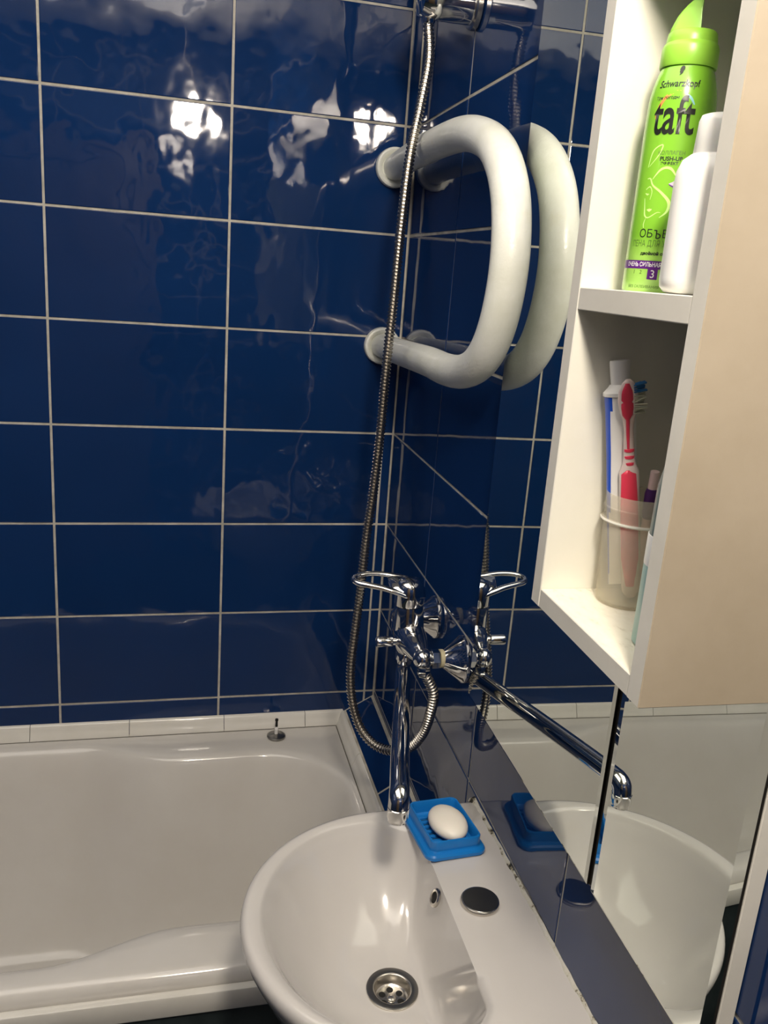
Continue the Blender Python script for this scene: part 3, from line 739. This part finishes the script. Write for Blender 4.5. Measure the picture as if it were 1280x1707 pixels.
for pts_ in ([(-.0007, .0441), (.0012, .0441)], [(.0011, .0443), (.0011, .0385)], [(.0011, .0387), (.0024, .0386), (.0036, .0394), (.0036, .0408), (.0024, .0417), (.0011, .0417)]):
    ribbon(pts_, [.0006, .0006], M_INK, 'lettering', .00014)
text_mesh('ПЕНА ДЛЯ УКЛАДКИ', .0062, .0045, .0345, M_INKG, 'lettering', .66)
text_mesh('двойной объем', .0030, .0035, .0275, M_INK, 'lettering', 1.05, .00012)
patch(-.028, .028, .0165, .0225, M_PURP, 'purple_band')
text_mesh('ОЧЕНЬ СИЛЬНАЯ ФИКСАЦИЯ', .0043, .0035, .0195, M_WPRINT, 'lettering', .72, .00006, off=.0002)
patch(-.0012, .0058, .0090, .0166, M_PURP, 'purple_square')
text_mesh('3', .0080, .0023, .0127, M_WPRINT, 'lettering', .9, off=.0002)
for u, t in ((-.0115, '1'), (-.0062, '2'), (.0098, '4'), (.0150, '5')): text_mesh(t, .0040, u, .0140, M_INKG, 'lettering')
text_mesh('БЕЗ СКЛЕИВАНИЯ ВОЛОС', .0028, .0015, .0035, M_INKG, 'lettering', .92)
# small silhouette head emblem
bm = bmesh.new(); E_ = [(-.0012, .0), (-.0006, .0018), (-.0014, .0026), (-.0012, .0036), (-.0016, .0044), (-.0010, .0062), (.0, .0072), (.0014, .0072), (.0024, .0060), (.0024, .0044), (.0014, .0032), (.0012, .0018), (.0, .0008)]
fv = [bm.verts.new(on_can(x+.0008, .1492+y*.95, .00035)) for x, y in E_]; bm.faces.new(fv); link('emblem', bm, M_INK, can, smooth=False, recalc=False)
ribbon([(-.0125, .121), (-.011, .128), (-.006, .1355), (.001, .1385), (.006, .1375)], [.0006, .0016, .0018, .0012, .0006], M_ORANGE, 'rainbow_arc', .0001)
ribbon([(.006, .1375), (.010, .1345), (.013, .130)], [.0004, .0014, .0006], M_LTBLUE, 'rainbow_arc', .0001)
# line drawing of a woman's face and hair
ribbon([(-.0075, .0795), (-.002, .0865), (.004, .0870), (.0085, .0815)], [.0002, .0012, .0014, .0004], M_LINE, 'face_line')
ribbon([(-.0115, .0800), (-.009, .0800), (-.0065, .0755), (.000, .0705), (.006, .0640), (.0055, .0575), (.001, .0530)], [.0004, .0007, .0009, .0012, .0017, .0012, .0002], M_LINE, 'face_line')
ribbon([(-.0115, .0665), (-.0105, .0600), (-.0095, .0545), (-.0065, .0530), (-.001, .0565), (.0015, .0565)], [.0003, .0006, .0009, .0006, .0004, .0002], M_LINE, 'face_line')
ribbon([(-.0115, .0725), (-.0085, .0745), (-.0065, .0710), (-.0072, .0655)], [.0003, .0006, .0004, .0002], M_LINE, 'face_line')
ribbon([(-.0115, .0700), (-.0098, .0692), (-.0085, .0695)], [.0003, .0010, .0003], M_LINE, 'face_line')
ribbon([(-.0085, .0585), (-.0065, .0582), (-.0048, .0588)], [.0003, .0018, .0003], M_LINE, 'face_line')
ribbon([(-.0085, .0525), (-.0095, .0485), (-.0090, .0455)], [.0002, .0005, .0002], M_LINE, 'face_line')
ribbon([(-.0125, .088), (-.010, .099), (-.0035, .1030), (-.0055, .0960), (-.0115, .0885)], [.0003, .0007, .0006, .0006, .0002], M_LINE, 'face_line')
ribbon([(.0042, .0765), (.008, .0768), (.0125, .0795)], [.0003, .0030, .0042], M_LILAC, 'swoosh'); ribbon([(.0042, .0762), (.008, .0745), (.0125, .0752)], [.0003, .0010, .0008], M_PURP, 'swoosh', .00018)

# ------------------------------------------------------------------ white bottle in front of the can
wb = thing('white_bottle', W(1.2265, .0965, ZS), 'plain white bottle with narrow cap, standing in front of the green can', 'bottle')
WO = W(1.2265, .0965, ZS)
bm = bmesh.new(); add_lathe(bm, [(.0, .017), (.001, .0200), (.004, .0228), (.009, .0236), (.066, .0236), (.074, .0230), (.0805, .0205), (.084, .0160)], WO, (0, 0, 1), 48); link('bottle_body', bm, M_BOTTLE, wb, sharp=60)
bm = bmesh.new(); add_lathe(bm, [(.0835, .0140), (.0845, .0150), (.103, .0142), (.1065, .0130), (.1075, .010)], WO, (0, 0, 1), 40); link('bottle_cap', bm, M_BOTTLE, wb, sharp=60)

# ------------------------------------------------------------------ lower compartment: cup with brushes and tube
ZL = BZ0+T16+.0002
cupc = (1.1375, .0610)
cup = thing('plastic_cup', W(cupc[0], cupc[1], ZL), 'translucent plastic tumbler holding toothbrushes and toothpaste', 'cup')
bm = bmesh.new(); o = W(cupc[0], cupc[1], ZL)
CH = .88
outp = [(.0, .0215), (.001, .0232), (.004, .0240), (.078, .0262), (.0785, .0282), (.0805, .0285), (.0815, .0265), (.090, .0266), (.0905, .0272), (.092, .0272), (.0925, .0266), (.104, .0268)]
inp = [(.104, .0260), (.0925, .0258), (.078, .0254), (.006, .0232), (.003, .0222)]
add_lathe(bm, [(a*CH, b) for a, b in outp+inp], o, (0, 0, 1), 48); link('cup_body', bm, M_CUP, cup, sharp=40)
bm = bmesh.new(); add_lathe(bm, [(.0783*CH, .0283), (.0795*CH, .0290), (.0812*CH, .0284)], o, (0, 0, 1), 48, False, False); link('cup_ring', bm, M_WHITE, cup)
# toothpaste tube, cap upwards
tp0, tp1 = W(1.134, .062, ZL+.014), W(1.1230, .0835, 1.5085)
tp = thing('toothpaste_tube', tp0, 'white and blue toothpaste tube standing cap up in the tumbler', 'toothpaste')
ta = (tp1-tp0); Lt = ta.length; ta.normalize(); tr = (Rv-ta*Rv.dot(ta)).normalized(); tf = ta.cross(tr).normalized()
def tube_ring(h, a, b, n=32): return [tp0+ta*h+tr*(a*math.cos(2*PI*i/n))+tf*(b*math.sin(2*PI*i/n)) for i in range(n)]
bm = bmesh.new()
rings = [tube_ring(Lt*t, a, b) for t, a, b in ((0, .0125, .0008), (.06, .0125, .0010), (.12, .0125, .0030), (.4, .0125, .0070), (.7, .0118, .0105), (.93, .0120, .0120), (1.0, .0125, .0125))]
fs = add_rings(bm, rings, True, False)
for f in fs:
    c = f.calc_center_median()-tp0
    if c.dot(tr) < -(.0088+.0034*(1-c.length/Lt)): f.material_index = 1
link('tube_body', bm, [M_TUBEW, M_TUBEB], tp, sharp=60)
bm = bmesh.new(); add_rings(bm, [tube_ring(Lt+h, r, r) for h, r in ((0, .0125), (.0005, .0135), (.003, .0135), (.007, .0095), (.009, .0080))]); link('tube_shoulder', bm, M_TUBEW, tp)
bm = bmesh.new(); add_rings(bm, [tube_ring(Lt+h, r, r) for h, r in ((.0085, .0068), (.009, .0072), (.026, .0080), (.0275, .0076))]); link('tube_cap', bm, M_TUBEW, tp)
# pink toothbrush
b0, b1 = W(1.1380, .0560, ZL+.004), W(1.1445, .0905, 1.5240)
tb = thing('toothbrush', b0, 'pink and clear toothbrush leaning in the tumbler, bristles turned right', 'toothbrush')
ba = (b1-b0); Lb = ba.length; ba.normalize(); br = (Rv-ba*Rv.dot(ba)).normalized(); bf = -ba.cross(br).normalized()
if bf.dot(Fv) > 0: bf = -bf
def bp(h, x, y): return b0+ba*(h*Lb)+br*(x*1.38)+bf*(y*1.2)
def bring(h, a, b, x0=0, y0=0, n=20): return [bp(h, x0+a*math.cos(2*PI*i/n), y0+b*math.sin(2*PI*i/n)) for i in range(n)]
bm = bmesh.new()
prof = [(0, .0030, .0025), (.03, .0052, .0038), (.2, .0060, .0042), (.4, .0060, .0042), (.60, .0056, .0040), (.635, .0036, .0030), (.66, .0032, .0030), (.72, .0030, .0028), (.78, .0026, .0024), (.83, .0034, .0022), (.87, .0052, .0024), (.91, .0058, .0025), (.95, .0054, .0024), (.985, .0034, .0020), (1.0, .0012, .0012)]
add_rings(bm, [bring(*p) for p in prof]); link('brush_body', bm, M_PINKCLEAR, tb, sharp=70)
bm = bmesh.new()
add_rings(bm, [bring(h, a, b, -.0006, .0022) for h, a, b in ((.06, .0030, .002), (.2, .0052, .0026), (.4, .0052, .0026), (.59, .0044, .0024), (.615, .0020, .0012))]); link('grip', bm, M_PINK, tb, sharp=70)
bm = bmesh.new()
add_rings(bm, [bring(h, a, b, -.0008, .0012) for h, a, b in ((.70, .0010, .002), (.83, .0012, .0018), (.85, .0030, .002), (.88, .0036, .002), (.90, .0036, .002), (.905, .0028, .002), (.915, .0036, .002), (.94, .0034, .002), (.955, .0030, .002), (.985, .0012, .0014))]); link('back_pad', bm, M_PINK, tb, sharp=70)
for h in (.635, .665, .695):
    bm = bmesh.new(); add_lathe(bm, [(-.002, .0028), (-.001, .0042), (.001, .0042), (.002, .0028)], bp(h, 0, 0), ba, 18); link('grip_ring', bm, M_PINK, tb)
bdir = (br*.92-bf*.35).normalized()
for nm, h0, h1, mt in (('bristles', .855, .935, M_BRISTLE), ('bristle_tip', .945, .975, M_BRISTLEB)):
    bm = bmesh.new(); k = 0
    hh = h0
    while hh <= h1:
        for y in (-.0028, -.0010, .0010, .0028):
            o1 = bp(hh, .0020, 0)+ba.cross(bdir)*y; jd = (bdir+Vector((random.uniform(-.18, .18), random.uniform(-.18, .18), random.uniform(-.2, .2)))).normalized()
            add_lathe(bm, [(0, .0006), (.0105, .0009)], o1, jd, 6)
        hh += .0095
    x = link(nm, bm, mt, tb); tag(x, kind='stuff')
# second brush: purple head on a pale pink stick
c0, c1 = W(1.134, .050, ZL+.006), W(1.152, .060, 1.472)
tb2 = thing('toothbrush', c0, 'pale pink toothbrush with purple grip behind the larger red-pink one', 'toothbrush')
d_ = (c1-c0); bm = bmesh.new(); add_lathe(bm, [(0, .002), (.01, .0036), (.075, .0042), (d_.length-.018, .0034)], c0, d_, 16); link('stick', bm, M_PINKW, tb2)
bm = bmesh.new(); add_lathe(bm, [(.068, .0040), (.072, .0052), (.090, .0052), (.094, .0040)], c0, d_, 16); link('purple_grip', bm, M_PLUM, tb2)
# grey-green bottle half hidden by the near side panel
gb_o = W(1.2260, .0730, ZL)
gb = thing('grey_bottle', gb_o, 'grey-green capped bottle half hidden behind the near side of the shelf', 'bottle')
bm = bmesh.new(); add_lathe(bm, [(0, .022), (.002, .0245), (.06, .0245), (.062, .0245)], gb_o, (0, 0, 1), 40); link('bottle_label', bm, M_TEALL, gb, sharp=60)
bm = bmesh.new(); add_lathe(bm, [(.0615, .0247), (.083, .0247), (.0835, .0243)], gb_o, (0, 0, 1), 40); link('white_band', bm, M_BOTTLE, gb, sharp=60)
bm = bmesh.new(); add_lathe(bm, [(.083, .0240), (.118, .0235), (.134, .0205), (.146, .0150), (.151, .008)], gb_o, (0, 0, 1), 40); link('bottle_cap', bm, M_TEAL, gb, sharp=60)

# ------------------------------------------------------------------ pendant lamp just behind the camera
LC = W(1.80, .31, 2.12)
lamp = thing('pendant_lamp', Vector((LC.x, LC.y, ZC)), 'lit opal globe lamp hanging from the ceiling beside the viewer', 'lamp')
bm = bmesh.new(); add_lathe(bm, [(.0005, .05), (.012, .048), (.022, .03), (.028, .008)], (LC.x, LC.y, ZC), (0, 0, -1), 32); link('ceiling_rose', bm, M_CHROME, lamp)
bm = bmesh.new(); add_lathe(bm, [(.026, .003), (ZC-LC.z-.08, .003)], (LC.x, LC.y, ZC), (0, 0, -1), 10); link('cord', bm, M_TUBEW, lamp)
bm = bmesh.new(); add_lathe(bm, [(.062, .026), (.066, .030), (.080, .022), (.088, .008)], LC, (0, 0, 1), 28); link('globe_holder', bm, M_CHROME, lamp)
bm = bmesh.new(); RG = .068
add_lathe(bm, [(-RG*math.cos(PI*k/20), max(.0005, RG*math.sin(PI*k/20))) for k in range(0, 20)], LC, (0, 0, 1), 32); link('globe', bm, M_GLOBE, lamp)
